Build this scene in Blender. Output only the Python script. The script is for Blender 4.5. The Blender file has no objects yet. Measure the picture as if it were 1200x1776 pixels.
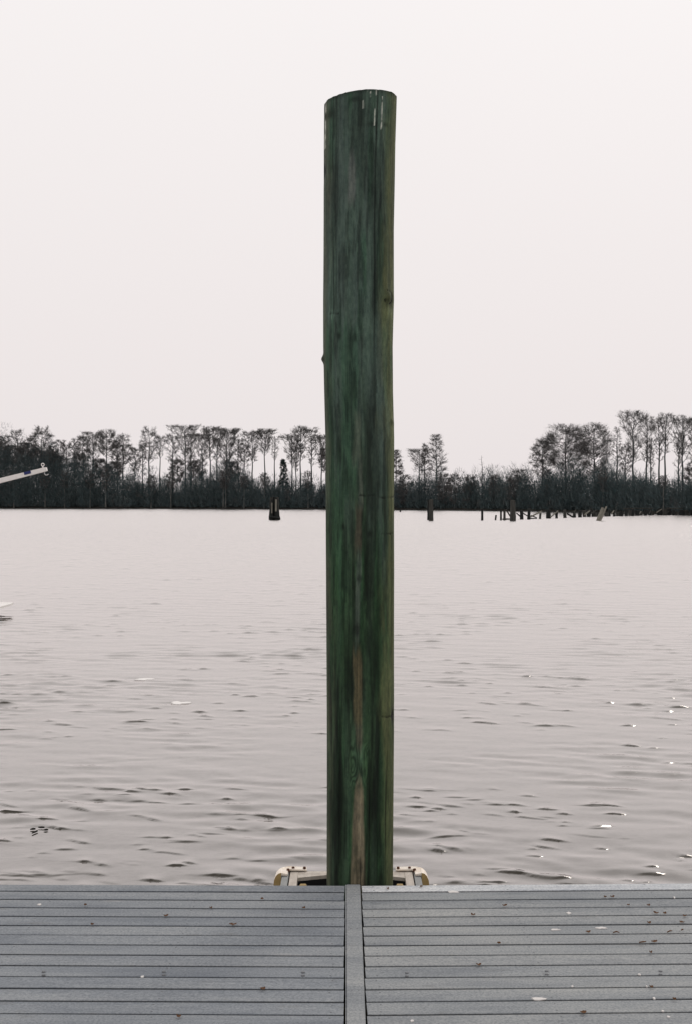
import bpy, bmesh, math, random
import numpy as np
from mathutils import Vector, Matrix

R = math.radians
scene = bpy.context.scene
COL = scene.collection

# ------------------------------------------------------------------ camera
EYE, WATER, F = 1.65, -0.50, 2467.0          # eye above the deck (deck top is z = 0), water level, focal length in photo pixels
HOR = 870.0                                  # horizon row in the photograph
cam_d = bpy.data.cameras.new('camera')
cam = bpy.data.objects.new('camera', cam_d)
COL.objects.link(cam)
cam_d.sensor_fit = 'VERTICAL'
cam_d.sensor_height = 36.0
cam_d.sensor_width = 24.0
cam_d.lens = 50.0
cam_d.clip_start = 0.05
cam_d.clip_end = 8000
cam.location = (0, 0, EYE)
cam.rotation_euler = (R(90) - math.atan(18 / F), 0, 0)
scene.camera = cam

# ------------------------------------------------------------------ sky and hazy sun
SUN_AZ, SUN_EL = R(25.0), R(36.0)            # to the right of the view direction, above the frame
world = bpy.data.worlds.new('World')
scene.world = world
world.use_nodes = True
wn, wl = world.node_tree.nodes, world.node_tree.links
wn.clear()
w_out = wn.new('ShaderNodeOutputWorld')
w_bg = wn.new('ShaderNodeBackground')
w_bg.inputs['Strength'].default_value = 1.0
w_sky = wn.new('ShaderNodeTexSky')
w_sky.sky_type = 'NISHITA'
w_sky.sun_disc = False
w_sky.sun_elevation = SUN_EL
w_sky.sun_rotation = SUN_AZ
w_sky.dust_density = 6.0
w_sky.air_density = 1.0
w_hs = wn.new('ShaderNodeHueSaturation')
w_hs.inputs['Saturation'].default_value = 0.12
w_hs.inputs['Value'].default_value = 0.10
wl.new(w_sky.outputs[0], w_hs.inputs['Color'])
w_tc = wn.new('ShaderNodeTexCoord')
w_sep = wn.new('ShaderNodeSeparateXYZ')
wl.new(w_tc.outputs['Generated'], w_sep.inputs[0])
w_noise = wn.new('ShaderNodeTexNoise')
w_noise.inputs['Scale'].default_value = 1.7
w_noise.inputs['Detail'].default_value = 3
wl.new(w_tc.outputs['Generated'], w_noise.inputs['Vector'])
w_add = wn.new('ShaderNodeMath'); w_add.operation = 'MULTIPLY_ADD'
w_add.inputs[1].default_value = 0.06
wl.new(w_noise.outputs[0], w_add.inputs[0])
wl.new(w_sep.outputs['Z'], w_add.inputs[2])
w_ramp = wn.new('ShaderNodeValToRGB')        # an overcast sky: brighter towards the zenith all round
cr = w_ramp.color_ramp
cr.elements[0].position = 0.0
cr.elements[0].color = (0.805, 0.745, 0.742, 1)
cr.elements[1].position = 1.0
cr.elements[1].color = (1.0, 0.98, 0.97, 1)
e = cr.elements.new(0.12); e.color = (0.85, 0.795, 0.79, 1)
e = cr.elements.new(0.36); e.color = (0.925, 0.885, 0.88, 1)
wl.new(w_add.outputs[0], w_ramp.inputs[0])
w_mix = wn.new('ShaderNodeMixRGB')
w_mix.inputs[0].default_value = 0.012
wl.new(w_ramp.outputs[0], w_mix.inputs[1])
wl.new(w_hs.outputs[0], w_mix.inputs[2])
wl.new(w_mix.outputs[0], w_bg.inputs['Color'])
wl.new(w_bg.outputs[0], w_out.inputs[0])

sun_d = bpy.data.lights.new('sun', 'SUN')
sun_d.energy = 0.5
sun_d.angle = R(12)
sun_d.color = (1.0, 0.93, 0.84)
sun = bpy.data.objects.new('sun', sun_d)
COL.objects.link(sun)
sdir = Vector((math.sin(SUN_AZ) * math.cos(SUN_EL), math.cos(SUN_AZ) * math.cos(SUN_EL), math.sin(SUN_EL)))
sun.rotation_euler = sdir.to_track_quat('Z', 'Y').to_euler()
sun.location = sdir * 40

scene.view_settings.view_transform = 'Standard'
scene.view_settings.look = 'None'
scene.view_settings.gamma = 1.0
scene.view_settings.exposure = 0.0
scene.view_settings.use_curve_mapping = False


# ------------------------------------------------------------------ helpers
def at(px, py, d):
    """point d metres away that the photograph shows at (px, py)"""
    return Vector(((px - 600) / F * d, d, EYE - (py - HOR) / F * d))


def wd(py, z=WATER):
    """distance of a point of height z that stands at photo row py"""
    return F * (EYE - z) / (py - HOR)


def link(name, mesh, mat=None, parent=None, loc=None):
    o = bpy.data.objects.new(name, mesh)
    COL.objects.link(o)
    if mat is not None and not mesh.materials:
        mesh.materials.append(mat)
    if parent is not None:
        o.parent = parent
    if loc is not None:
        o.location = loc
    return o


def tag(o, label=None, cat=None, group=None, kind=None):
    if label: o['label'] = label
    if cat: o['category'] = cat
    if group: o['group'] = group
    if kind: o['kind'] = kind
    return o


def empty(name, loc=(0, 0, 0), rz=0.0):
    o = bpy.data.objects.new(name, None)
    COL.objects.link(o)
    o.location = loc
    o.rotation_euler = (0, 0, rz)
    o.empty_display_size = 0.2
    return o


class MB:
    def __init__(s):
        s.v, s.f = [], []

    def box(s, x0, x1, y0, y1, z0, z1):
        n = len(s.v)
        s.v += [(x, y, z) for z in (z0, z1) for y in (y0, y1) for x in (x0, x1)]
        s.f += [tuple(n + i for i in q) for q in
                ((0, 2, 3, 1), (4, 5, 7, 6), (0, 1, 5, 4), (2, 6, 7, 3), (0, 4, 6, 2), (1, 3, 7, 5))]

    def loft(s, rings, caps=True):
        n = len(s.v)
        k = len(rings[0])
        for r in rings:
            s.v += [tuple(p) for p in r]
        for i in range(len(rings) - 1):
            for j in range(k):
                a, b = n + i * k + j, n + i * k + (j + 1) % k
                s.f.append((a, b, b + k, a + k))
        if caps:
            s.f.append(tuple(n + j for j in range(k))[::-1])
            s.f.append(tuple(n + (len(rings) - 1) * k + j for j in range(k)))

    def tube(s, pts, rad, k=8, caps=True, rng=None, rough=0.0):
        pts = [Vector(p) for p in pts]
        rings = []
        for i, p in enumerate(pts):
            t = (pts[min(i + 1, len(pts) - 1)] - pts[max(i - 1, 0)]).normalized()
            a = t.cross(Vector((0, 1, 0)) if abs(t.y) < 0.9 else Vector((1, 0, 0))).normalized()
            b = t.cross(a)
            r = rad[i] if hasattr(rad, '__len__') else rad
            ring = []
            for j in range(k):
                an = 2 * math.pi * j / k
                rr = r * (1 + (rng.uniform(-rough, rough) if rng else 0))
                ring.append(p + (a * math.cos(an) + b * math.sin(an)) * rr)
            rings.append(ring)
        s.loft(rings, caps)

    def tri(s, a, b, c):
        n = len(s.v)
        s.v += [tuple(a), tuple(b), tuple(c)]
        s.f.append((n, n + 1, n + 2))

    def mesh(s, name, smooth=False):
        m = bpy.data.meshes.new(name)
        m.from_pydata(s.v, [], s.f)
        if smooth:
            m.polygons.foreach_set('use_smooth', [True] * len(m.polygons))
        m.update()
        return m

    def build(s, name, mat, parent=None, loc=None, smooth=False):
        return link(name, s.mesh(name, smooth), mat, parent, loc)


def np_mesh(name, v, f, smooth=True):
    """v (n,3) float array, f (m,k) int array"""
    m = bpy.data.meshes.new(name)
    k = f.shape[1]
    m.vertices.add(len(v)); m.vertices.foreach_set('co', np.asarray(v, np.float32).ravel())
    m.loops.add(f.size); m.loops.foreach_set('vertex_index', f.astype(np.int32).ravel())
    m.polygons.add(len(f))
    m.polygons.foreach_set('loop_start', np.arange(0, f.size, k, dtype=np.int32))
    m.polygons.foreach_set('loop_total', np.full(len(f), k, np.int32))
    m.update(calc_edges=True)
    if smooth:
        m.polygons.foreach_set('use_smooth', np.ones(len(f), bool))
    return m


def _hash(ix, iy, iz):
    h = (ix * 374761393 + iy * 668265263 + iz * 2147483647) & 0xFFFFFFFF
    h = ((h ^ (h >> 13)) * 1274126177) & 0xFFFFFFFF
    h = h ^ (h >> 16)
    return (h & 0xFFFF) / 65535.0


def vnoise(x, y, z=0.0):
    x, y, z = np.broadcast_arrays(np.asarray(x, float), np.asarray(y, float), np.asarray(z, float))
    ix, iy, iz = (np.floor(a).astype(np.int64) for a in (x, y, z))
    fx, fy, fz = x - ix, y - iy, z - iz
    fx, fy, fz = (t * t * (3 - 2 * t) for t in (fx, fy, fz))
    out = 0
    for dx in (0, 1):
        for dy in (0, 1):
            for dz in (0, 1):
                w = (fx if dx else 1 - fx) * (fy if dy else 1 - fy) * (fz if dz else 1 - fz)
                out = out + w * _hash(ix + dx, iy + dy, iz + dz)
    return out


def fbm(x, y, z=0.0, n=4):
    s, a, t = 0, 1.0, 0
    for i in range(n):
        s = s + a * vnoise(x * 2 ** i + 17 * i, y * 2 ** i + 5 * i, z * 2 ** i + 31 * i)
        t += a
        a *= 0.5
    return s / t


def sstep(a, b, x):
    t = np.clip((x - a) / (b - a), 0, 1)
    return t * t * (3 - 2 * t)


# ------------------------------------------------------------------ materials
def new_mat(name, color=(0.5, 0.5, 0.5), rough=0.7, spec=0.3):
    m = bpy.data.materials.new(name)
    m.use_nodes = True
    b = m.node_tree.nodes['Principled BSDF']
    b.inputs['Base Color'].default_value = (*color, 1)
    b.inputs['Roughness'].default_value = rough
    b.inputs['Specular IOR Level'].default_value = spec
    return m, m.node_tree.nodes, m.node_tree.links, b


def noise(N, L, vec, scale, detail=4, rough=0.55, stretch=(1, 1, 1)):
    mp = N.new('ShaderNodeMapping')
    mp.inputs['Scale'].default_value = stretch
    L.new(vec, mp.inputs['Vector'])
    t = N.new('ShaderNodeTexNoise')
    t.inputs['Scale'].default_value = scale
    t.inputs['Detail'].default_value = detail
    t.inputs['Roughness'].default_value = rough
    L.new(mp.outputs[0], t.inputs['Vector'])
    return t.outputs[0]


def ramp(N, L, fac, stops):
    r = N.new('ShaderNodeValToRGB')
    c = r.color_ramp
    while len(c.elements) < len(stops):
        c.elements.new(0.5)
    for el, (p, col) in zip(c.elements, stops):
        el.position = p
        el.color = (*col, 1) if len(col) == 3 else col
    L.new(fac, r.inputs[0])
    return r.outputs[0]


def mixc(N, L, fac, a, b, mode='MIX'):
    x = N.new('ShaderNodeMixRGB')
    x.blend_type = mode
    for i, s in ((0, fac), (1, a), (2, b)):
        if isinstance(s, (int, float)):
            x.inputs[i].default_value = s
        elif isinstance(s, tuple):
            x.inputs[i].default_value = (*s, 1)
        else:
            L.new(s, x.inputs[i])
    return x.outputs[0]


def bump(N, L, h, strength, dist, bsdf, normal=None):
    b = N.new('ShaderNodeBump')
    b.inputs['Strength'].default_value = strength
    b.inputs['Distance'].default_value = dist
    L.new(h, b.inputs['Height'])
    if normal is not None:
        L.new(normal, b.inputs['Normal'])
    if bsdf is not None:
        L.new(b.outputs[0], bsdf.inputs['Normal'])
    return b.outputs[0]


def coord(N, which='Object'):
    return N.new('ShaderNodeTexCoord').outputs[which]


def mat_water():
    m, N, L, b = new_mat('river_water', (0.16, 0.14, 0.13), 0.08, 0.5)
    N.remove(b)
    dif = N.new('ShaderNodeBsdfDiffuse')
    glo = N.new('ShaderNodeBsdfGlossy')
    glo.inputs['Color'].default_value = (1.0, 0.965, 0.95, 1)
    g = N.new('ShaderNodeNewGeometry')
    geo = g.outputs['Position']
    big = noise(N, L, geo, 0.10, 3, 0.5, (1, 0.5, 1))
    c = ramp(N, L, big, [(0.35, (0.034, 0.029, 0.021)), (0.65, (0.046, 0.038, 0.028))])
    L.new(c, dif.inputs['Color'])
    # ripples too small for the mesh: random facet slopes, calm in the lee of the dock, ruffled out on the river
    sep = N.new('ShaderNodeSeparateXYZ'); L.new(geo, sep.inputs[0])
    mr = N.new('ShaderNodeMapRange'); mr.inputs[1].default_value = 8; mr.inputs[2].default_value = 90
    mr.inputs[3].default_value = 0.27; mr.inputs[4].default_value = 0.66
    mq = N.new('ShaderNodeMapRange'); mq.inputs[1].default_value = 12; mq.inputs[2].default_value = 110
    mq.inputs[3].default_value = 0.10; mq.inputs[4].default_value = 0.15
    L.new(sep.outputs['Y'], mq.inputs[0]); L.new(mq.outputs[0], glo.inputs['Roughness'])
    L.new(sep.outputs['Y'], mr.inputs[0])
    acc = g.outputs['Normal']
    for sc, amp in ((3.6, 0.75), (11.0, 0.75), (34.0, 0.6)):
        mp = N.new('ShaderNodeMapping'); mp.inputs['Scale'].default_value = (0.6, 1.0, 1.0); mp.inputs['Rotation'].default_value = (0, 0, 0.3)
        L.new(geo, mp.inputs['Vector'])
        t = N.new('ShaderNodeTexNoise'); t.inputs['Scale'].default_value = sc; t.inputs['Detail'].default_value = 2
        L.new(mp.outputs[0], t.inputs['Vector'])
        sub = N.new('ShaderNodeVectorMath'); sub.operation = 'SUBTRACT'; sub.inputs[1].default_value = (0.5, 0.5, 0.5)
        L.new(t.outputs['Color'], sub.inputs[0])
        sx_ = N.new('ShaderNodeSeparateXYZ'); L.new(sub.outputs[0], sx_.inputs[0])
        ab = N.new('ShaderNodeMath'); ab.operation = 'ABSOLUTE'; L.new(sx_.outputs['Y'], ab.inputs[0])
        neg = N.new('ShaderNodeMath'); neg.operation = 'MULTIPLY'; neg.inputs[1].default_value = -1.3 * amp; L.new(ab.outputs[0], neg.inputs[0])
        mxx = N.new('ShaderNodeMath'); mxx.operation = 'MULTIPLY'; mxx.inputs[1].default_value = 0.8 * amp; L.new(sx_.outputs['X'], mxx.inputs[0])
        cb = N.new('ShaderNodeCombineXYZ'); L.new(mxx.outputs[0], cb.inputs[0]); L.new(neg.outputs[0], cb.inputs[1])
        sca = N.new('ShaderNodeVectorMath'); sca.operation = 'SCALE'
        L.new(cb.outputs[0], sca.inputs[0]); L.new(mr.outputs[0], sca.inputs['Scale'])
        add = N.new('ShaderNodeVectorMath'); add.operation = 'ADD'
        L.new(acc, add.inputs[0]); L.new(sca.outputs[0], add.inputs[1])
        acc = add.outputs[0]
    nm = N.new('ShaderNodeVectorMath'); nm.operation = 'NORMALIZE'
    L.new(acc, nm.inputs[0])
    L.new(nm.outputs[0], glo.inputs['Normal'])
    # reflectance rises towards grazing incidence
    lw = N.new('ShaderNodeLayerWeight'); lw.inputs['Blend'].default_value = 0.5
    half = N.new('ShaderNodeVectorMath'); half.operation = 'ADD'
    L.new(nm.outputs[0], half.inputs[0]); L.new(g.outputs['Normal'], half.inputs[1])
    hn = N.new('ShaderNodeVectorMath'); hn.operation = 'NORMALIZE'; L.new(half.outputs[0], hn.inputs[0])
    L.new(hn.outputs[0], lw.inputs['Normal'])
    pw = N.new('ShaderNodeMath'); pw.operation = 'POWER'; pw.inputs[1].default_value = 2.75
    L.new(lw.outputs['Facing'], pw.inputs[0])
    fr = N.new('ShaderNodeMath'); fr.operation = 'MULTIPLY_ADD'; fr.inputs[1].default_value = 0.95; fr.inputs[2].default_value = 0.022
    L.new(pw.outputs[0], fr.inputs[0])
    mx = N.new('ShaderNodeMixShader')
    L.new(fr.outputs[0], mx.inputs[0]); L.new(dif.outputs[0], mx.inputs[1]); L.new(glo.outputs[0], mx.inputs[2])
    L.new(mx.outputs[0], N['Material Output'].inputs['Surface'])
    return m


def mat_plank(name, c0, c1):
    m, N, L, b = new_mat(name, c0, 0.72, 0.28)
    geo = coord(N, 'Object')
    oi = N.new('ShaderNodeObjectInfo')
    add = N.new('ShaderNodeVectorMath'); add.operation = 'ADD'
    comb = N.new('ShaderNodeCombineXYZ')
    mul = N.new('ShaderNodeMath'); mul.operation = 'MULTIPLY'; mul.inputs[1].default_value = 37.0
    L.new(oi.outputs['Random'], mul.inputs[0])
    L.new(mul.outputs[0], comb.inputs[0]); L.new(mul.outputs[0], comb.inputs[2])
    L.new(geo, add.inputs[0]); L.new(comb.outputs[0], add.inputs[1])
    v = add.outputs[0]
    c = ramp(N, L, oi.outputs['Random'], [(0.0, c0), (1.0, c1)])
    blot = noise(N, L, v, 2.6, 5, 0.62, (0.45, 2.2, 1))
    c = mixc(N, L, 0.85, c, ramp(N, L, blot, [(0.30, (0.62, 0.65, 0.70)), (0.5, (1, 1, 1)), (0.72, (1.30, 1.26, 1.20))]), 'MULTIPLY')
    grain = noise(N, L, v, 30, 4, 0.7, (0.10, 4.0, 1))
    c = mixc(N, L, 0.65, c, ramp(N, L, grain, [(0.28, (0.72, 0.73, 0.75)), (0.5, (1, 1, 1)), (0.75, (1.18, 1.17, 1.15))]), 'MULTIPLY')
    speck = noise(N, L, v, 120, 3, 0.7)
    c = mixc(N, L, 0.72, c, ramp(N, L, speck, [(0.3, (0.5, 0.52, 0.56)), (0.5, (1, 1, 1)), (0.72, (1.5, 1.46, 1.40))]), 'MULTIPLY')
    dirt = noise(N, L, v, 6.5, 6, 0.7, (0.8, 1.6, 1))
    c = mixc(N, L, ramp(N, L, dirt, [(0.60, (0, 0, 0)), (0.78, (0.55, 0.55, 0.55))]), c, (0.105, 0.098, 0.088))
    pale = noise(N, L, v, 4.1, 6, 0.66, (0.6, 1.5, 1))
    c = mixc(N, L, ramp(N, L, pale, [(0.66, (0, 0, 0)), (0.80, (0.45, 0.45, 0.45))]), c, (0.42, 0.40, 0.39))
    L.new(c, b.inputs['Base Color'])
    bump(N, L, grain, 0.35, 0.002, b)
    return m


def mat_wood(name, c0, c1, scale=14, stretch=(3, 3, 0.3), rough=0.85, bumpd=0.01):
    m, N, L, b = new_mat(name, c0, rough, 0.2)
    v = coord(N, 'Object')
    n = noise(N, L, v, scale, 5, 0.65, stretch)
    c = ramp(N, L, n, [(0.3, c0), (0.7, c1)])
    L.new(c, b.inputs['Base Color'])
    bump(N, L, n, 0.5, bumpd, b)
    return m


def mat_pile():
    m, N, L, b = new_mat('treated_pile_wood', (0.05, 0.08, 0.06), 0.82, 0.22)
    at_ = N.new('ShaderNodeAttribute'); at_.attribute_name = 'stain'
    v = coord(N, 'Object')
    g = noise(N, L, v, 26, 5, 0.7, (2.6, 2.6, 0.34))
    c = mixc(N, L, 0.9, at_.outputs['Color'], ramp(N, L, g, [(0.28, (0.60, 0.62, 0.62)), (0.5, (1, 1, 1)), (0.74, (1.45, 1.40, 1.35))]), 'MULTIPLY')
    sp = noise(N, L, v, 75, 4, 0.75, (1, 1, 0.45))
    c = mixc(N, L, 0.8, c, ramp(N, L, sp, [(0.30, (0.62, 0.66, 0.70)), (0.5, (1, 1, 1)), (0.74, (1.42, 1.34, 1.30))]), 'MULTIPLY')
    L.new(c, b.inputs['Base Color'])
    nb = bump(N, L, g, 0.6, 0.006, None)
    bump(N, L, sp, 0.3, 0.003, b, nb)
    return m


def mat_foliage(name, cols):
    m, N, L, b = new_mat(name, cols[0], 0.9, 0.1)
    v = N.new('ShaderNodeNewGeometry').outputs['Position']
    n = noise(N, L, v, 0.35, 3, 0.6)
    n2 = noise(N, L, v, 2.3, 2, 0.6)
    k = len(cols)
    c = ramp(N, L, n, [(0.3 + 0.4 * i / max(1, k - 1), x) for i, x in enumerate(cols)])
    c = mixc(N, L, 0.8, c, ramp(N, L, n2, [(0.3, (0.6, 0.6, 0.6)), (0.7, (1.4, 1.4, 1.4))]), 'MULTIPLY')
    L.new(c, b.inputs['Base Color'])
    return m


M = {}
M['water'] = mat_water()
M['plank'] = mat_plank('weathered_grey_deck_board', (0.198, 0.214, 0.234), (0.214, 0.228, 0.245))
M['plank_r'] = mat_plank('weathered_grey_deck_board_paler', (0.228, 0.241, 0.252), (0.246, 0.256, 0.263))  # paler board colour for the right section and the joint strip
M['trim'] = mat_plank('pale_edge_board', (0.54, 0.55, 0.56), (0.57, 0.575, 0.58))
M['pile'] = mat_pile()
M['endgrain'] = mat_wood('end_grain', (0.09, 0.08, 0.06), (0.16, 0.14, 0.10), 30, (1, 1, 1))
M['frame_wood'] = mat_wood('pale_frame_timber', (0.44, 0.39, 0.34), (0.60, 0.54, 0.48), 22, (2, 0.6, 2), 0.8, 0.002)
M['grey_wood'] = mat_wood('grey_timber', (0.24, 0.25, 0.25), (0.34, 0.34, 0.33), 30, (2, 0.5, 2), 0.8, 0.002)
M['dark'] = mat_wood('dark_wet_timber', (0.012, 0.012, 0.011), (0.03, 0.028, 0.024), 10)
M['float'] = new_mat('black_float_and_shade', (0.012, 0.012, 0.013), 0.6, 0.3)[0]  # black of the floats, also stands in for shade inside the pile guide


def mat_vinyl():
    m, N, L, b = new_mat('cream_vinyl', (0.72, 0.62, 0.52), 0.42, 0.4)
    v = coord(N, 'Object')
    n = noise(N, L, v, 14, 5, 0.65)
    c = ramp(N, L, n, [(0.30, (0.72, 0.58, 0.44)), (0.52, (0.86, 0.77, 0.67)), (0.8, (0.88, 0.82, 0.75))])
    L.new(c, b.inputs['Base Color'])
    return m


M['vinyl'] = mat_vinyl()
M['vinyl_in'] = mat_wood('yellowed_vinyl', (0.34, 0.23, 0.09), (0.46, 0.33, 0.15), 20, (1, 1, 1), 0.6, 0.001)
M['rust'] = mat_wood('rusty_bolt', (0.05, 0.02, 0.012), (0.13, 0.055, 0.03), 60, (1, 1, 1), 0.8, 0.001)
M['screw'] = new_mat('dull_screw_steel', (0.15, 0.155, 0.165), 0.6, 0.3)[0]
M['white'] = mat_wood('weathered_white_paint', (0.74, 0.70, 0.67), (0.84, 0.81, 0.79), 9, (1, 1, 1), 0.5, 0.001)
M['steel'] = new_mat('galvanised_steel', (0.55, 0.55, 0.55), 0.4, 0.5)[0]
M['blue'] = new_mat('blue_label', (0.012, 0.022, 0.12), 0.5, 0.4)[0]
M['old_post'] = mat_wood('old_river_piling', (0.022, 0.022, 0.020), (0.065, 0.064, 0.058), 3.0, (2, 2, 0.25), 0.9, 0.03)
M['pale_post'] = mat_wood('bleached_timber', (0.10, 0.095, 0.08), (0.24, 0.225, 0.19), 3.0, (2, 2, 0.25), 0.9, 0.03)
M['dark_post'] = mat_wood('blackened_piling', (0.010, 0.011, 0.011), (0.026, 0.028, 0.027), 3.0, (2, 2, 0.25), 0.9, 0.03)
M['bark'] = mat_foliage('grey_bark', [(0.044, 0.054, 0.056), (0.080, 0.088, 0.088)])
M['pale_bark'] = mat_foliage('pale_bark', [(0.10, 0.105, 0.10), (0.16, 0.16, 0.15)])
M['twigs'] = mat_foliage('bare_twigs', [(0.064, 0.066, 0.066), (0.105, 0.098, 0.095), (0.076, 0.080, 0.080)])
M['ever'] = mat_foliage('dark_evergreen', [(0.018, 0.030, 0.028), (0.030, 0.045, 0.040)])
M['scrub'] = mat_foliage('bank_scrub', [(0.042, 0.068, 0.072), (0.080, 0.098, 0.100), (0.056, 0.082, 0.086), (0.098, 0.100, 0.098)])
M['mud'] = mat_foliage('dark_bank', [(0.018, 0.018, 0.016), (0.032, 0.031, 0.027)])
M['leaf'] = mat_wood('dry_leaf', (0.07, 0.032, 0.014), (0.17, 0.085, 0.04), 40, (1, 1, 1), 0.8, 0.001)
M['dropping'] = new_mat('chalky_white', (0.66, 0.63, 0.61), 0.9, 0.1)[0]
M['fleck'] = new_mat('pale_fleck', (0.80, 0.77, 0.75), 0.9, 0.1)[0]


# ------------------------------------------------------------------ river water
def make_water():
    ds = [-40, -25, -15, -8, -4, 0, 2, 4, 5, 6, 6.6]
    d = 7.0
    while d < 900:
        ds.append(d)
        d += min(max(0.0135, d * d / (9000.0 if d < 30 else 5600.0)), 40)
    while d < 5000:
        ds.append(d); d *= 1.25
    ds = np.array(ds)
    core = np.linspace(-1, 1, 350)
    out = 1 + np.cumsum(0.005 * 1.13 ** np.arange(1, 66))
    out = out[out < 30]
    t = np.concatenate([-out[::-1], core, out])
    W = 1.6 + 0.275 * np.maximum(ds, 0)
    X = t[None, :] * W[:, None]
    Y = np.repeat(ds[:, None], len(t), 1)
    dx = np.abs(np.gradient(X, axis=1))
    dy = np.repeat(np.gradient(ds)[:, None], len(t), 1)
    rng = np.random.default_rng(11)
    n = 110
    lam = np.exp(rng.uniform(math.log(0.14), math.log(5.0), n))
    ang = rng.normal(0.26, 0.40, n)
    ph = rng.uniform(0, 2 * math.pi, n)
    spec = np.exp(-((np.log(lam) - math.log(0.34)) / 0.85) ** 2)       # slope weight by wavelength
    slope = spec / math.sqrt((spec ** 2).sum() / 2) * 0.046             # total rms slope
    gust = 0.55 + 0.9 * fbm(X * 0.12 + 40, Y * 0.07 + 9, 0, 3)
    short_gust = np.clip(6.0 * fbm(X * 0.8 + 7, Y * 0.6 + 3, 0, 3) - 2.3, 0.25, 3.0)
    DX = np.zeros_like(X); DY = np.zeros_like(X); DZ = np.zeros_like(X)
    for i in range(n):
        k = 2 * math.pi / lam[i]
        kx, ky = k * math.sin(ang[i]), k * math.cos(ang[i])
        a = slope[i] / k
        sp = dx * abs(math.sin(ang[i])) + dy * abs(math.cos(ang[i]))
        w = sstep(0.40, 0.20, sp / lam[i]) * gust
        if lam[i] < 0.55:
            w = w * short_gust
        p = kx * X + ky * Y + ph[i]
        DZ += a * w * np.cos(p)
        s = a * w * np.sin(p) * 0.9
        DX -= s * math.sin(ang[i]); DY -= s * math.cos(ang[i])
    # short steep wavelets with their fronts to the dock
    for i in range(2100):
        dd = 7.9 + 45 * rng.random() ** 1.4
        xx = rng.uniform(-1, 1) * (1.2 + 0.27 * dd)
        if vnoise(xx * 0.35 + 50, dd * 0.25 + 20) < 0.38:
            continue
        grow = 0.7 + dd * 0.035
        half = rng.uniform(0.03, 0.14) * grow
        hgt = rng.uniform(0.004, 0.0105) * grow
        r0 = max(0, np.searchsorted(ds, dd - 1.2)); r1 = np.searchsorted(ds, dd + 1.6)
        xs = X[r0:r1]; ys = Y[r0:r1]
        tilt = rng.normal(-0.30, 0.25); bend = rng.normal(0, 0.6)
        lx = xs - xx
        yc = dd + lx * tilt + bend * lx * lx + 0.05 * grow * (vnoise(xs * 9 / grow + i, i * 1.7) - 0.5)
        q = ys - yc
        env = np.exp(-(lx / half) ** 4) * np.clip(1.9 * vnoise(xs * 16 / grow + i, i * 3.3) - 0.25, 0, 1.2)
        bw = 0.085 * grow
        ridge = np.where(q < 0, np.exp(-(q / max(0.0065 * grow, 0.75 * dd * dd / 9000)) ** 2), np.exp(-(q / bw) ** 2)) * env
        DZ[r0:r1] += hgt * ridge
        DY[r0:r1] -= 1.25 * hgt * ridge
    v = np.stack([X + DX, Y + DY, WATER + DZ], -1).reshape(-1, 3)
    nr, nc = X.shape
    idx = np.arange(nr * nc).reshape(nr, nc)
    f = np.stack([idx[:-1, :-1], idx[:-1, 1:], idx[1:, 1:], idx[1:, :-1]], -1).reshape(-1, 4)
    o = link('water', np_mesh('water', v, f), M['water'])
    tag(o, 'grey rippled river water between the dock and the wooded bank', 'water', kind='structure')


make_water()

# ------------------------------------------------------------------ far bank
SH = [(-900, 880.2), (-300, 880.8), (0, 881.3), (300, 882.2), (560, 883.5), (750, 884.6), (920, 886.6), (1060, 889.2), (1200, 893.0), (1330, 897.5), (1500, 905)]
SHX = np.array([a for a, b in SH], float)
SHD = np.array([wd(b) for a, b in SH])


def shore_d(px):
    return float(np.interp(px, SHX, SHD))


def make_bank():
    rows = []
    rng = random.Random(3)
    pxs = np.arange(-900, 1501, 8)
    for off, z in ((-1.5, -0.9), (0.0, -0.46), (1.2, -0.15), (6, 0.15), (40, 0.3), (300, 0.4), (3000, 0.5)):
        row = []
        for px in pxs:
            d = shore_d(px) + (rng.uniform(-1.2, 1.2) if off < 2 else 0)
            p = Vector(((px - 600) / F * d, d, 0))
            nrm = Vector((0.35 if px > 900 else 0.0, 1, 0)).normalized()
            if off >= 40:
                nrm = Vector((p.x, p.y, 0)).normalized()
            q = p + nrm * off
            row.append((q.x, q.y, z + rng.uniform(-0.06, 0.06)))
        rows.append(row)
    v = np.array(rows).reshape(-1, 3)
    nr, nc = len(rows), len(pxs)
    idx = np.arange(nr * nc).reshape(nr, nc)
    f = np.stack([idx[:-1, :-1], idx[:-1, 1:], idx[1:, 1:], idx[1:, :-1]], -1).reshape(-1, 4)
    tag(link('ground', np_mesh('ground', v, f), M['mud']), 'low dark muddy bank along the far side of the river', 'ground', kind='structure')


make_bank()


# ------------------------------------------------------------------ scrub along the bank (one mass)
PROF = [(-600, 800), (-250, 790), (0, 772), (60, 776), (95, 788), (140, 800), (190, 812), (230, 822), (300, 830), (330, 818),
        (360, 828), (400, 816), (450, 834), (520, 836), (560, 838), (690, 833), (760, 826), (800, 830), (850, 828), (890, 818),
        (920, 826), (950, 822), (1000, 815), (1050, 812), (1080, 824), (1120, 830), (1160, 833), (1200, 830), (1450, 822)]
PX_ = np.array([a for a, b in PROF], float)
PY_ = np.array([b for a, b in PROF], float)


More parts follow.
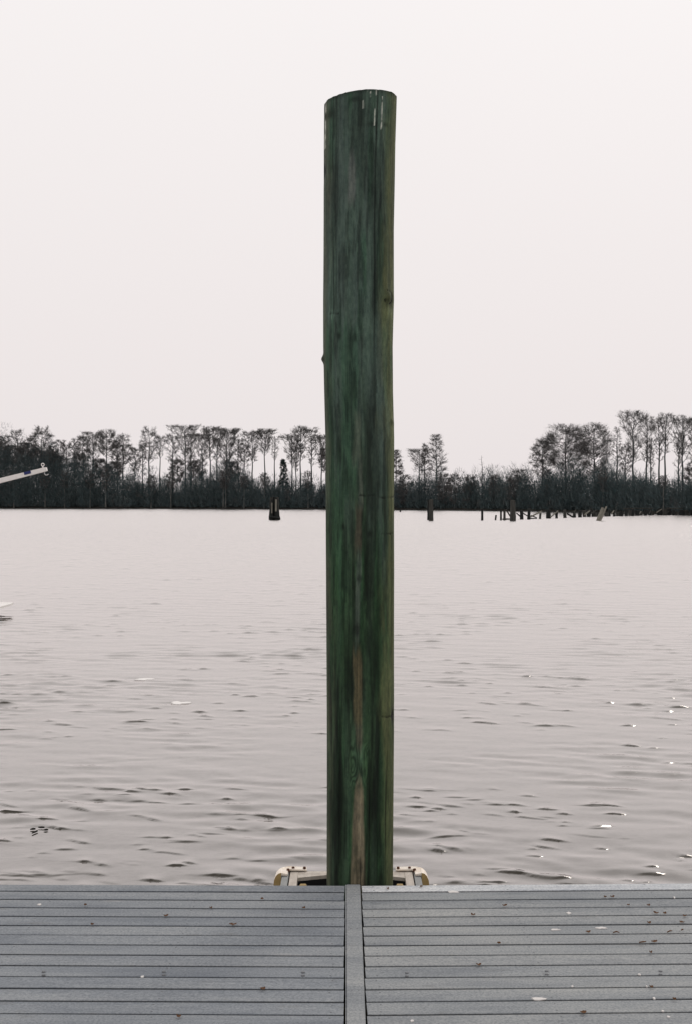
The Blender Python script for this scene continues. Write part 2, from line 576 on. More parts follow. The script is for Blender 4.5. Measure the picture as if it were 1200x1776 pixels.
def make_scrub():
    rng = np.random.default_rng(5)
    V = []
    NC = 1750
    px = rng.uniform(-330, 1420, NC)
    for i in range(NC):
        back = rng.exponential(7.0) + 0.6
        d = shore_d(px[i]) + back
        topz = EYE - (np.interp(px[i], PX_, PY_) - HOR) / F * d
        low = rng.random() < 0.45
        H = topz * (rng.uniform(0.25, 0.55) if low else rng.uniform(0.62, 1.06))
        whip = rng.random() < 0.16
        if whip: H = topz * rng.uniform(1.02, 1.40)
        x0 = (px[i] - 600) / F * d
        rad = max(1.2, H * rng.uniform(0.20, 0.34))
        n = int(np.clip(120 + rad * H * 11, 150, 620))
        if whip: n = int(n * 0.45); rad *= 0.6
        u = rng.uniform(0, 2 * math.pi, n)
        zz = rng.beta(1.5, 1.25, n)
        rr = rad * np.sqrt(rng.random(n)) * np.sqrt(np.clip(1.05 - (1.7 * zz - 0.75) ** 2, 0.06, 1))
        c = np.stack([x0 + rr * np.cos(u), d + rr * np.sin(u) * 0.8, zz * H], -1)
        # slim leaf sprays: they lean outwards and upwards
        ax = np.stack([np.cos(u) * 0.45, np.sin(u) * 0.45, rng.uniform(0.3, 1.8, n)], -1) + rng.normal(0, 0.35, (n, 3))
        ax /= np.linalg.norm(ax, axis=1)[:, None]
        sd = np.cross(ax, rng.normal(0, 1, (n, 3)))
        sd /= np.linalg.norm(sd, axis=1)[:, None]
        ln = rng.uniform(0.35, 1.25, n)[:, None]
        wd_ = (rng.uniform(0.03, 0.13, n) * (1.25 - 0.75 * zz))[:, None]
        V.append(np.stack([c - ax * ln * 0.5 + sd * wd_ * 0.5, c - ax * ln * 0.3 - sd * wd_, c + ax * ln], 1))
    V = np.concatenate(V).reshape(-1, 3)
    V[:, 2] = np.maximum(V[:, 2], -0.35)
    f = np.arange(len(V)).reshape(-1, 3)
    tag(link('bank_scrub', np_mesh('bank_scrub', V, f, False), M['scrub']),
        'dense dark winter scrub growing along the far river bank', 'scrub', kind='stuff')


make_scrub()


# ------------------------------------------------------------------ trees on the far bank
def make_tree(name, px, topy, hwpx, basey, style, dens, label, group, back=6.0, tuft=0.3, pale=False, lean=0.0, seed=0, mat='twigs'):
    rng = random.Random(seed * 7919 + int(px * 3))
    d = shore_d(px) + back
    g = 0.12
    H = EYE - (topy - HOR) / F * d - g
    zb = EYE - (basey + (24 if style == 'umbrella' else 10) - HOR) / F * d - g
    hw = hwpx / F * d
    pix = d / F
    root = empty(name, ((px - 600) / F * d, d, g))
    tag(root, label, 'tree', group)
    r0 = 0.07 + H * 0.0092
    N = 9
    wob = [Vector((rng.uniform(-1, 1) * 0.012 * H * (i / N), rng.uniform(-1, 1) * 0.012 * H * (i / N), 0)) for i in range(N + 1)]
    pts = [Vector((lean * H * (i / N), 0, H * 0.98 * i / N)) + wob[i] for i in range(N + 1)]
    rad = [r0 * (1.75 if i == 0 else 1.15 if i == 1 else 1.0) * (1 - 0.86 * (i / N) ** 1.2) for i in range(N + 1)]
    pts[0].z = -0.5
    t = MB(); t.tube(pts, rad, 7)
    t.build('trunk', M['pale_bark'] if pale else M['bark'], root, smooth=True)

    def axis(z):
        u = max(0, min(0.999, z / (H * 0.98))) * N
        i = int(u)
        return pts[i].lerp(pts[i + 1], u - i) if i else Vector((pts[1].x * u, pts[1].y * u, z))
    c = MB()
    nl = max(5, int((44 if style != 'snag' else 9) * (0.45 + 0.65 * dens)))
    for i in range(nl):
        tt = (i + rng.random()) / nl
        az = i * 2.399 + rng.uniform(-0.5, 0.5)
        out = Vector((math.cos(az), math.sin(az), 0))
        if style == 'umbrella':
            zi = zb + (H - zb) * (0.04 + 0.88 * tt ** 0.75)
            rl = hw * rng.uniform(0.5, 1.15) * (1.0 if tt < 0.72 else 1 - 1.6 * (tt - 0.72)) * (0.40 + 0.60 * min(1, tt * 1.8))
            ze = min(H * rng.uniform(0.93, 1.0), zi + rl * rng.uniform(0.7, 1.7))
        elif style == 'cone':
            zi = zb + (H - zb) * 0.95 * tt
            rl = hw * (1.05 - 0.88 * tt) * rng.uniform(0.6, 1.08)
            ze = min(H, zi + rl * rng.uniform(0.15, 0.65))
        elif style == 'snag':
            zi = zb + (H - zb) * 0.9 * tt
            rl = hw * rng.uniform(0.4, 1.0)
            ze = zi + rl * rng.uniform(0.0, 0.5)
        else:
            zi = zb + (H - zb) * 0.88 * tt
            rl = hw * math.sqrt(max(0.1, 1 - (1.75 * tt - 0.80) ** 2)) * rng.uniform(0.65, 1.05)
            ze = min(zb + (H - zb) * math.sqrt(max(0.05, 1 - 0.75 * (rl / hw) ** 2)) * rng.uniform(0.93, 1.0), zi + rl * rng.uniform(0.35, 0.95))
        a = axis(zi)
        e_ = Vector((a.x, a.y, 0)) + out * rl + Vector((0, 0, ze))
        mid = a.lerp(e_, 0.5) + out * rl * 0.10 + Vector((0, 0, rng.uniform(-0.06, 0.05) * rl)) 
        rb = max(0.03, r0 * 0.25 * (1 - 0.5 * tt))
        lp = [a, a.lerp(mid, 0.55) + Vector((0, 0, 0.02 * rl)), mid, mid.lerp(e_, 0.55) + Vector((rng.uniform(-.05, .05), rng.uniform(-.05, .05), 0.04)) * rl, e_]
        c.tube(lp, [rb, rb * 0.8, rb * 0.6, rb * 0.42, rb * 0.2], 4, False)
        if style == 'snag':
            continue
        ns = int(rng.uniform(6, 9) * (0.5 + 0.6 * dens))
        for j in range(ns):
            u = rng.uniform(0.28, 1.0) ** 0.8
            q = u * 4
            k = min(3, int(q))
            s0 = lp[k].lerp(lp[k + 1], q - k)
            tang = (lp[k + 1] - lp[k]).normalized()
            dr = (tang * 0.7 + Vector((rng.gauss(0, 0.6), rng.gauss(0, 0.6), rng.gauss(0.25, 0.4)))).normalized()
            ln = rng.uniform(0.18, 0.50) * (hw * 0.5 + min(1.2, hw * 0.35))
            s1 = s0 + dr * ln
            if s1.z > H * 1.01: s1.z = H * (1.01 - rng.random() * 0.06)
            wv = dr.cross(Vector((rng.gauss(0, 1), rng.gauss(0, 1), rng.gauss(0, 1)))).normalized() * rb * 0.42
            c.tri(s0 + wv, s0 - wv, s1)
            wv2 = dr.cross(wv).normalized() * rb * 0.42
            c.tri(s0 + wv2, s0 - wv2, s1)
            for _ in range(int(min(17, 16 * (0.5 + 0.5 * dens)))):
                b0 = s0.lerp(s1, rng.uniform(0.2, 1.0))
                d2 = (dr * 0.8 + Vector((rng.gauss(0, 0.5), rng.gauss(0, 0.5), rng.gauss(0.18, 0.4)))).normalized()
                l2 = rng.uniform(0.55, 1.45) * (0.5 + hw * 0.11) * min(1.0, hw / 2.6)
                b1 = b0 + d2 * l2
                if b1.z > H * 1.015: b1.z = H * (1.015 - rng.random() * 0.05)
                w2 = d2.cross(Vector((rng.gauss(0, 1), rng.gauss(0, 1), rng.gauss(0, 1)))).normalized() * rng.uniform(0.010, 0.021) * (pix / 0.15)
                c.tri(b0 + w2, b0 - w2, b1)
                if rng.random() < tuft * 0.55:
                    p0 = b0.lerp(b1, rng.uniform(0.3, 1))
                    s_ = rng.uniform(0.07, 0.19) * (pix / 0.16)
                    rv = lambda: Vector((rng.gauss(0, 1), rng.gauss(0, 1), rng.gauss(0, 0.8))) * s_ * 0.7
                    c.tri(p0 + rv(), p0 + rv(), p0 + rv() - Vector((0, 0, s_ * 0.4)))
    c.build('crown', M[mat], root)
    return root


G_T = 'tall bare trees on the far bank'
L_UMB = 'tall flat-topped bare cypress on the far bank, {} of them from the white boom'
L_RND = 'bushy round-crowned bare tree on the far bank, {} of them from the white boom'
L_SLIM = 'slender thin-crowned bare tree on the far bank, {} of them from the white boom'
L_R = 'bare cypress behind the ruined pier, {} from the broad dense-crowned trees'
trees = [
    # px, top, half width, crown base, style, density, tuft, kind
    (0, 764, 22, 810, 'round', 1.2, 0.5, 'R'), (22, 772, 19, 815, 'round', 1.2, 0.5, 'R'), (44, 768, 20, 815, 'round', 1.2, 0.5, 'R'), (64, 778, 17, 815, 'round', 1.2, 0.5, 'R'), (84, 782, 18, 815, 'round', 1.5, 0.5, 'R'), (100, 790, 14, 820, 'round', 1.3, 0.5, 'R'), (138, 785, 16, 822, 'round', 1.3, 0.4, 'R'), (175, 795, 16, 825, 'round', 1.2, 0.4, 'R'), (200, 800, 14, 828, 'round', 1.1, 0.4, 'R'), (340, 798, 16, 828, 'round', 1.2, 0.4, 'R'), (404, 800, 16, 830, 'round', 1.1, 0.4, 'R'), (308, 795, 13, 830, 'round', 1.1, 0.4, 'R'),
    (-70, 742, 20, 800, 'umbrella', 0.9, 0.3, 'U'), (-28, 750, 16, 800, 'round', 1.1, 0.5, 'R'),
    (10, 753, 15, 800, 'round', 1.0, 0.5, 'R'), (31, 745, 12, 775, 'umbrella', 0.6, 0.15, 'S'), (50, 760, 16, 800, 'round', 1.1, 0.5, 'R'),
    (73, 738, 22, 800, 'round', 1.15, 0.45, 'R'), (92, 772, 12, 800, 'round', 0.9, 0.3, 'R'), (107, 763, 10, 785, 'umbrella', 0.5, 0.1, 'S'),
    (117, 768, 11, 790, 'umbrella', 0.6, 0.2, 'S'), (130, 760, 9, 790, 'umbrella', 0.5, 0.1, 'S'), (145, 755, 15, 795, 'round', 0.9, 0.3, 'R'),
    (162, 749, 22, 790, 'umbrella', 0.85, 0.25, 'U'), (186, 745, 20, 785, 'round', 1.0, 0.35, 'U'), (204, 762, 12, 805, 'round', 0.8, 0.3, 'R'),
    (214, 752, 17, 800, 'round', 0.9, 0.3, 'U'), (235, 775, 11, 812, 'round', 0.8, 0.3, 'R'), (248, 768, 10, 805, 'umbrella', 0.6, 0.2, 'S'),
    (259, 739, 18, 795, 'round', 0.85, 0.25, 'U'), (278, 755, 12, 775, 'umbrella', 0.45, 0.1, 'S'), (300, 752, 14, 800, 'umbrella', 0.7, 0.2, 'S'),
    (322, 737, 27, 792, 'umbrella', 0.95, 0.2, 'U'), (332, 752, 14, 795, 'umbrella', 0.7, 0.2, 'S'), (351, 752, 19, 792, 'umbrella', 0.8, 0.2, 'U'),
    (365, 739, 18, 780, 'umbrella', 0.8, 0.2, 'U'), (377, 756, 11, 785, 'umbrella', 0.6, 0.2, 'S'), (394, 743, 26, 800, 'umbrella', 1.25, 0.35, 'U'),
    (414, 758, 13, 790, 'umbrella', 0.6, 0.15, 'S'), (424, 766, 12, 800, 'round', 0.7, 0.2, 'R'), (438, 748, 18, 785, 'umbrella', 0.8, 0.2, 'U'),
    (460, 744, 20, 772, 'umbrella', 0.85, 0.2, 'U'), (477, 756, 9, 780, 'umbrella', 0.45, 0.1, 'S'), (507, 753, 18, 790, 'umbrella', 0.8, 0.2, 'U'),
    (514, 768, 12, 800, 'umbrella', 0.6, 0.2, 'S'), (522, 739, 17, 780, 'umbrella', 0.8, 0.2, 'U'), (541, 741, 13, 790, 'umbrella', 0.7, 0.2, 'S'),
    (558, 754, 17, 785, 'umbrella', 0.8, 0.3, 'U'), (566, 775, 14, 812, 'round', 1.1, 0.6, 'R'), (590, 750, 18, 790, 'umbrella', 0.8, 0.2, 'U'),
    (612, 765, 15, 795, 'round', 0.8, 0.3, 'R'), (650, 770, 14, 800, 'umbrella', 0.7, 0.2, 'S'),
]
ORD = ['first', 'second', 'third', 'fourth', 'fifth', 'sixth', 'seventh', 'eighth', 'ninth', 'tenth', 'eleventh', 'twelfth', 'thirteenth', 'fourteenth', 'fifteenth', 'sixteenth', 'seventeenth', 'eighteenth', 'nineteenth', 'twentieth', 'twenty-first', 'twenty-second', 'twenty-third', 'twenty-fourth', 'twenty-fifth', 'twenty-sixth', 'twenty-seventh', 'twenty-eighth', 'twenty-ninth', 'thirtieth'] + ['%dth' % k for k in range(31, 60)]
trees.sort(key=lambda t: t[0])
count = {'U': 0, 'R': 0, 'S': 0}
kinds = {'U': ('cypress_tree', L_UMB, G_T), 'R': ('bare_tree', L_RND, 'round-crowned trees on the far bank'), 'S': ('bare_tree', L_SLIM, 'slender trees on the far bank')}
for i, (px, ty, hw, by, st, de, tu, k) in enumerate(trees):
    nm, lb, gr = kinds[k]
    lb = lb.format(ORD[count[k]]) if px >= 0 else '%s bare tree on the far bank past the inner end of the white boom' % ('tall flat-topped' if k == 'U' else 'bushy')
    count[k] += px >= 0
    make_tree(nm, px, ty, hw, by, st, de, lb, gr, back=4 + (i * 37 % 11) * 1.1, tuft=tu, seed=i)
# behind and right of the foreground pile
make_tree('bare_tree', 686, 780, 14, 822, 'cone', 0.9, 'ragged conical tree beside the fan-topped cypress, half hidden by the green pile', None, 5, 0.45, seed=101)
make_tree('cypress_tree', 727, 778, 21, 803, 'umbrella', 0.7, 'bare fan-topped cypress between the ragged conical tree and the tall layered cypress', None, 5, 0.15, seed=102)
make_tree('cypress_tree', 736, 769, 12, 812, 'cone', 0.7, 'thin bare cypress with wispy top close behind the fan-topped cypress', None, 7, 0.2, seed=103)
make_tree('cypress_tree', 756, 753, 20, 822, 'cone', 0.95, 'tall layered cypress with slanting limbs, alone above the low scrub', None, 5, 0.3, seed=104)
make_tree('dead_tree', 835, 788, 9, 805, 'snag', 0.4, 'dead snag with a few short limbs poking out of the low scrub', None, 6, 0, seed=105)
make_tree('evergreen_tree', 492, 796, 9, 838, 'cone', 1.2, 'small dark evergreen with a spiky top between two bare cypresses', None, 3, 0.7, seed=106, mat='ever')
for i, (px, ty, hw) in enumerate([(702, 822, 14), (770, 820, 14), (788, 818, 13), (815, 822, 14), (858, 820, 12), (897, 812, 22)]):
    make_tree('scrub_tree', px, ty, hw, 868, 'round', 1.0, 'low leafless round tree in the scrub past the green pile, %s towards the pier' % ORD[i], 'low scrub trees', 2.5, 0.4, seed=120 + i)
# the nearer bank on the right
make_tree('moss_hung_tree', 940, 760, 20, 822, 'round', 1.15, 'dense dark lower tree at the open end of the big-crowned pair', None, 4, 0.6, seed=201)
make_tree('moss_hung_tree', 980, 735, 44, 815, 'round', 1.8, 'broad tree with a dense domed crown next to the dense dark lower tree', None, 7, 0.55, seed=202)
make_tree('moss_hung_tree', 1030, 733, 33, 820, 'round', 1.7, 'broad flat-domed dense tree next to the bare slender cypresses', None, 5, 0.55, seed=203)
right = sorted([(1069, 740, 12, 790, 'cone', 0.5, 0.1), (1084, 770, 14, 815, 'round', 0.8, 0.3), (1097, 712, 26, 790, 'umbrella', 0.95, 0.2), (1120, 722, 18, 790, 'umbrella', 0.8, 0.2),
         (1128, 760, 12, 808, 'umbrella', 0.6, 0.2), (1142, 726, 14, 785, 'umbrella', 0.6, 0.15), (1153, 717, 18, 770, 'umbrella', 0.75, 0.2), (1176, 750, 14, 795, 'umbrella', 0.6, 0.2),
         (1183, 720, 21, 785, 'umbrella', 0.85, 0.2), (1201, 722, 16, 785, 'umbrella', 0.8, 0.2), (1201, 798, 14, 845, 'round', 1.2, 0.5), (1225, 715, 20, 790, 'umbrella', 0.85, 0.2), (1258, 722, 20, 790, 'umbrella', 0.85, 0.2), (1300, 712, 24, 790, 'umbrella', 0.9, 0.2)])
for i, (px, ty, hw, by, st, de, tu) in enumerate(right):
    make_tree('cypress_tree', px, ty, hw, by, st, de, L_R.format(ORD[i]), 'cypresses behind the ruined pier', 4 + (i * 29 % 7), tu, seed=300 + i)
# slim pale trunks at the water's edge
for i, px in enumerate((25, 79, 113, 157, 184, 263, 297, 388, 392, 424, 459, 535, 1045, 1150)):
    make_tree('pale_sapling', px, 808 + (i * 13 % 17), 9, 840, 'round', 0.6, 'slim pale-barked sapling at the waterline scrub, %s from the white boom' % ORD[i],
              'pale saplings along the bank', 0.8, 0.3, pale=True, seed=400 + i)


# ------------------------------------------------------------------ old pilings standing in the river
def post(name, px, top, base, w, label, group=None, mat='old_post', lean=0.0, seed=0, cat='piling', k=9, taper=0.9):
    rng = random.Random(seed + int(px * 11))
    d = wd(base)
    s = d / F
    h = (base - top) * s
    r = w * s / 2
    root = MB()
    n = 5
    pts = [Vector((lean * s * (i / n), 0, -0.8 + (h + 0.8) * i / n)) for i in range(n + 1)]
    root.tube(pts, [r * (1.06 - (1.06 - taper) * i / n) for i in range(n + 1)], k, True, rng, 0.08)
    nv = len(root.v)
    for j in range(nv - k, nv):                      # ragged broken top
        x, y, z = root.v[j]
        root.v[j] = (x, y, z + rng.uniform(-0.30, 0.12) * min(0.6, h * 0.3))
    o = root.build(name, M[mat], None, ((px - 600) / F * d, d, WATER))
    tag(o, label, cat, group)
    return o


def beam(name, p0, p1, w, label, group, mat='old_post', seed=0, cat='beam'):
    """a fallen timber between photo points (px, py, distance)"""
    rng = random.Random(seed)
    a, b = at(*p0), at(*p1)
    base = Vector((a.x, a.y, min(a.z, b.z)))
    m = MB()
    s = p0[2] / F
    m.tube([a - base, (a + b) / 2 - base, b - base], [w * s / 2, w * s / 2 * 1.05, w * s / 2 * 0.85], 6, True, rng, 0.1)
    tag(m.build(name, M[mat], None, base), label, cat, group)


# dolphin of lashed piles
def dolphin():
    d = wd(901.5)
    s = d / F
    root = empty('piling_cluster', ((476 - 600) / F * d, d, WATER))
    tag(root, 'cluster of dark lashed pilings with two pale bleached poles, flared at the waterline', 'pilings')
    rng = random.Random(8)
    for i, (x0, x1, y, r, top, mt) in enumerate([(-6, -5, 0.5, 3.4, 862.5, 'old_post'), (0, 0, 0.8, 4.0, 862, 'dark_post'), (6, 5, 0.5, 3.4, 862, 'old_post'),
                                                 (-4.5, -3.5, -0.1, 3.2, 866, 'dark_post'), (3.8, 3.0, -0.1, 3.2, 864, 'dark_post'), (8.2, 5.5, 0.0, 2.4, 884, 'dark_post')]):
        m = MB()
        h = (901.5 - top) * s
        m.tube([(x0 * s, y, -0.8), (x0 * s, y, 0.2), ((x0 * .4 + x1 * .6) * s, y, h * .5), (x1 * s, y, h)], [r * s * 1.15, r * s * 1.1, r * s * .9, r * s * .8], 8, True, rng, 0.06)
        m.build('pile', M[mt], root)
    for x, y, t0, t1, r in ((-3.4, -0.55, 872, 890, 1.2), (3.6, -0.55, 866, 887, 1.5)):
        m = MB()
        m.tube([(x * s, y, (901.5 - t1) * s), (x * s, y, (901.5 - t0) * s)], [r * s, r * s], 7, True, rng, 0.06)
        m.build('pole', M['pale_post'], root)
    m = MB(); m.tube([(-8.5 * s, -0.35, 0.35), (0, -0.62, 0.30), (10.5 * s, -0.3, 0.2)], [1.6 * s] * 3, 7, True, rng, 0.15)
    m.build('fender_log', M['dark_post'], root)


dolphin()
LP_ = 'broken stub piling of the ruined pier, {} from the thick tall piling'
post('piling', 747, 865.5, 902.5, 8, 'weathered square-topped piling standing alone in open water near the green pile', mat='old_post', seed=1)
post('piling', 742.5, 866, 901, 5, 'thinner dark piling leaning on the back of the lone weathered piling', mat='dark_post', seed=2)
post('piling', 693.5, 883.6, 888, 3, 'tiny stump just breaking the far water beside the green pile', mat='dark_post', seed=3)
post('piling', 835.5, 882.5, 902, 4.2, 'thin upright piling with a knobbly side, first of the ruined pier', mat='dark_post', seed=4)
post('piling', 857, 893, 902, 3.2, 'short leaning stub between the knobbly thin piling and the pier', mat='dark_post', lean=2.5, seed=5)
post('piling', 868, 884, 902, 3.6, 'slim dark piling next to the green-stained piling', mat='dark_post', seed=6)
post('piling', 874, 884.5, 902, 4.5, 'green-stained piling close beside the thick old piling', mat='old_post', seed=7)
post('piling', 888.5, 867, 903, 11.5, 'thick tall old piling at the head of the ruined pier', mat='old_post', seed=8, taper=0.78)
stubs = [(904, 884.5, 900.5, 6.5), (915.5, 883, 900.5, 5.6), (935, 890, 899.8, 4.2), (951, 884, 898.8, 8.5), (965, 886, 898.6, 5), (979.5, 884, 898, 6), (996, 887, 897.4, 5.5), (1005, 885, 897, 6.5)]
rng_ = random.Random(21)
x = 1013
while x < 1240:
    b = float(np.interp(x, [1010, 1080, 1130, 1200, 1240], [896.6, 895.0, 893.6, 893.2, 893.2])) + rng_.uniform(-0.25, 0.35)
    stubs.append((x, b - rng_.uniform(6.0, 13.5), b, rng_.uniform(3.2, 8.5)))
    x += rng_.uniform(4.5, 8.5)
for i, (px, t, b, w) in enumerate(stubs):
    post('piling', px, t, b, w, LP_.format(ORD[i]), 'stub pilings of the ruined pier', mat=('dark_post', 'dark_post', 'old_post')[i % 3], lean=rng_.uniform(-1.2, 1.6), seed=30 + i)
LB_ = 'fallen slanting timber in the ruined pier, {} counting from its open-water end'
for i, (x0, y0, x1, y1, w, mt) in enumerate(sorted([(895, 890, 904, 898, 2.2, 'dark_post'), (906, 890, 916, 896, 2.0, 'dark_post'), (917, 897.5, 939, 886.5, 2.6, 'pale_post'), (917, 899, 930, 899.4, 2.0, 'dark_post'),
                                             (920, 894, 930, 898, 2.0, 'dark_post'), (877, 884, 886, 899, 2.4, 'old_post'), (871, 900.5, 884, 900, 2.4, 'dark_post'), (954, 897, 967, 886, 2.4, 'pale_post'), (983, 891, 993, 897, 3.0, 'dark_post'), (992, 896.5, 998, 883, 1.8, 'old_post'),
                                             (1013, 893, 1022, 886, 2.6, 'pale_post'), (1024, 891, 1034, 884.5, 2.0, 'old_post'), (1060, 891, 1064, 885.5, 2.2, 'pale_post'), (1064, 893, 1069, 883, 1.6, 'old_post'), (1081, 892, 1084, 886, 1.8, 'old_post'),
                                             (1108, 891, 1111, 887, 1.8, 'pale_post'), (1125, 891.5, 1128, 885, 1.5, 'old_post'), (1138, 889, 1147, 883, 2.0, 'pale_post'), (1155, 890, 1163, 884.5, 1.4, 'old_post'), (1066, 882, 1071, 871, 0.9, 'old_post')])):
    dd = wd(float(np.interp(x0, [870, 900, 1000, 1080, 1130, 1200], [901.5, 900.5, 897.4, 895.0, 893.6, 893.2])))
    beam('timber', (x0, y0, dd - 0.5), (x1, y1, dd + 0.3), w, LB_.format(ORD[i]), 'fallen timbers of the ruined pier', mt, i)
for k, (x0, x1) in enumerate(((1080, 1106), (1107, 1133), (1154, 1184))):
    dd = wd(894.0)
    beam('cap_beam', (x0, 882.0, dd + 0.4), (x1, 881.4, dd + 0.9), 1.6, 'level cap timber still on the stub pilings, %s from the leaning bleached poles' % ORD[k], 'cap timbers of the ruined pier', 'old_post', int(x0))
beam('leaning_pole', (1036, 904, wd(903)), (1045, 881, wd(903) + 0.4), 7, 'stout bleached timber leaning out of the water in front of the pier', None, 'pale_post', 71, 'pole')
beam('leaning_pole', (1040, 903.5, wd(903) - 0.3), (1051, 878.5, wd(903) + 0.2), 3.4, 'thin bleached pole leaning beside the stout bleached timber', None, 'pale_post', 72, 'pole')


# ------------------------------------------------------------------ floating platform with a boom, at the left
def platform():
    zt = EYE - (1046 - HOR) / F * 27
    root = empty('floating_platform', (-6.4, 26.7, WATER))
    tag(root, 'low white floating platform with a pointed end, just above the water', 'platform')
    top = zt - WATER
    outline = [((25 - 600) / F * 27.2, wd(1045, zt)), ((24 - 600) / F * 27, wd(1047.5, zt)), ((0 - 600) / F * 26, wd(1052.5, zt)), (-9.2, 25.2), (-9.2, 27.8), (-7.6, wd(1042.5, zt))]
    m = MB()
    m.loft([[(x + 6.4, y - 26.7, top - 0.035) for x, y in outline], [(x + 6.4, y - 26.7, top) for x, y in outline]])
    m.build('deck_slab', M['white'], root)
    for yy in (-0.75, 0.55):
        m = MB()
        m.tube([(-2.7, yy, 0.03), (-2.6, yy, 0.03), (-0.75, yy * 0.7, 0.03), (-0.65, yy * 0.7, 0.03)], [0.06, 0.15, 0.15, 0.08], 12)
        m.build('pontoon', M['dark'], root, smooth=True)
    # davit standing on it
    dv = empty('davit_boom', (-9.0, 26.8, zt))
    tag(dv, 'white square boom with a blue label and an eye ring, reaching out over the water', 'boom')
    D = 26.8
    tip, mid = at(82, 813.5, D), at(0, 834, D)
    u = (mid - tip).normalized()
    root_pt = tip + u * ((tip.x + 8.95) / -u.x)
    o = Vector((-9.0, 26.8, zt))
    n = Vector((0, 1, 0))
    up = n.cross(u).normalized()
    if up.z < 0: up = -up
    m = MB()
    rings = []
    for p, h in ((root_pt, 0.062), (tip + u * 0.02, 0.040), (tip, 0.034)):
        p = p - o
        rings.append([p + up * h + n * 0.05, p + up * h - n * 0.05, p - up * h - n * 0.05, p - up * h + n * 0.05])
    m.loft(rings)
    m.build('boom', M['white'], dv)
    c1 = at(49.5, 820.0, D - 0.0) - o
    m = MB()
    ln, hh = 0.066, 0.027
    f0 = c1 - n * 0.056
    m.loft([[f0 + u * ln + up * hh, f0 - u * ln + up * hh, f0 - u * ln - up * hh, f0 + u * ln - up * hh],
            [q - n * 0.004 for q in (f0 + u * ln + up * hh, f0 - u * ln + up * hh, f0 - u * ln - up * hh, f0 + u * ln - up * hh)]])
    m.build('label_plate', M['blue'], dv)
    m = MB()
    rc = at(75, 806, D) - o
    ring = [rc + Vector((math.cos(t) * 0.027, 0, math.sin(t) * 0.027)) for t in [i * math.pi / 8 for i in range(17)]]
    m.tube(ring, 0.008, 6, False)
    m.tube([rc - Vector((0, 0, 0.027)), rc - Vector((-0.004, 0, 0.06))], 0.011, 6)
    m.build('eye_ring', M['white'], dv, smooth=True)
    m = MB()
    hk = at(78, 822, D) - o
    m.tube([hk + Vector((0, 0, .04)), hk, hk + Vector((.02, 0, -.02)), hk + Vector((.05, 0, -.02)), hk + Vector((.075, 0, 0.0))], 0.008, 6)
    m.build('hook', M['steel'], dv, smooth=True)
    m = MB()
    rp = root_pt - o
    m.tube([(rp.x, 0, 0), (rp.x, 0, rp.z + 0.25)], [0.075, 0.06], 12)
    m.build('mast', M['white'], dv, smooth=True)
    m = MB(); m.box(rp.x - 0.16, rp.x + 0.16, -0.16, 0.16, 0.0, 0.02)
    m.build('base_plate', M['steel'], dv)


platform()


# ------------------------------------------------------------------ white flecks lying on the water
def fleck(px, py, wpx, hpx, seed, label):
    rng = random.Random(seed)
    d = wd(py)
    sx = d / F
    sy = d * d / (F * 2.15)
    n = 13
    m = MB()
    ring = []
    for i in range(n):
        t = 2 * math.pi * i / n
        r = rng.uniform(0.35, 1.15)
        ring.append((math.cos(t) * r * wpx / 2 * sx, math.sin(t) * r * hpx / 2 * sy))
    m.loft([[(x * 1.0, y, -0.03) for x, y in ring], [(x, y, 0.000) for x, y in ring], [(x * .7, y * .7, 0.003) for x, y in ring]])
    o = m.build('white_patch', M['fleck'], None, ((px - 600) / F * d, d, WATER + 0.006))
    tag(o, label, 'fleck')


fleck(312, 1220, 36, 6, 2, 'larger jagged white patch lying on the river')
fleck(251, 1179, 40, 3.2, 5, 'thin white streak lying beyond the larger patch')


def floating_leaves():
    d = wd(1443)
    m = MB()
    rng = random.Random(14)
    for cx_, cy_, a, ln, w in ((-0.045, 0.03, 0.3, 0.035, 0.008), (0.0, 0.08, -0.2, 0.045, 0.008), (0.045, 0.01, 0.1, 0.030, 0.009), (-0.015, -0.05, 1.2, 0.07, 0.006)):
        u = Vector((math.cos(a), math.sin(a), 0)); n = Vector((-u.y, u.x, 0))
        c = Vector((cx_, cy_, 0))
        up = [c - u * ln / 2, c - n * w, c + u * ln / 2, c + n * w]
        m.loft([[p + Vector((0, 0, -0.006)) for p in up], [p + Vector((0, 0, rng.uniform(0, 0.006))) for p in up]])
    tag(m.build('floating_leaves', M['dark'], None, ((67 - 600) / F * d, d, WATER + 0.01)), 'small dark clump of wet leaves floating on the river off the dock', 'leaves')


floating_leaves()


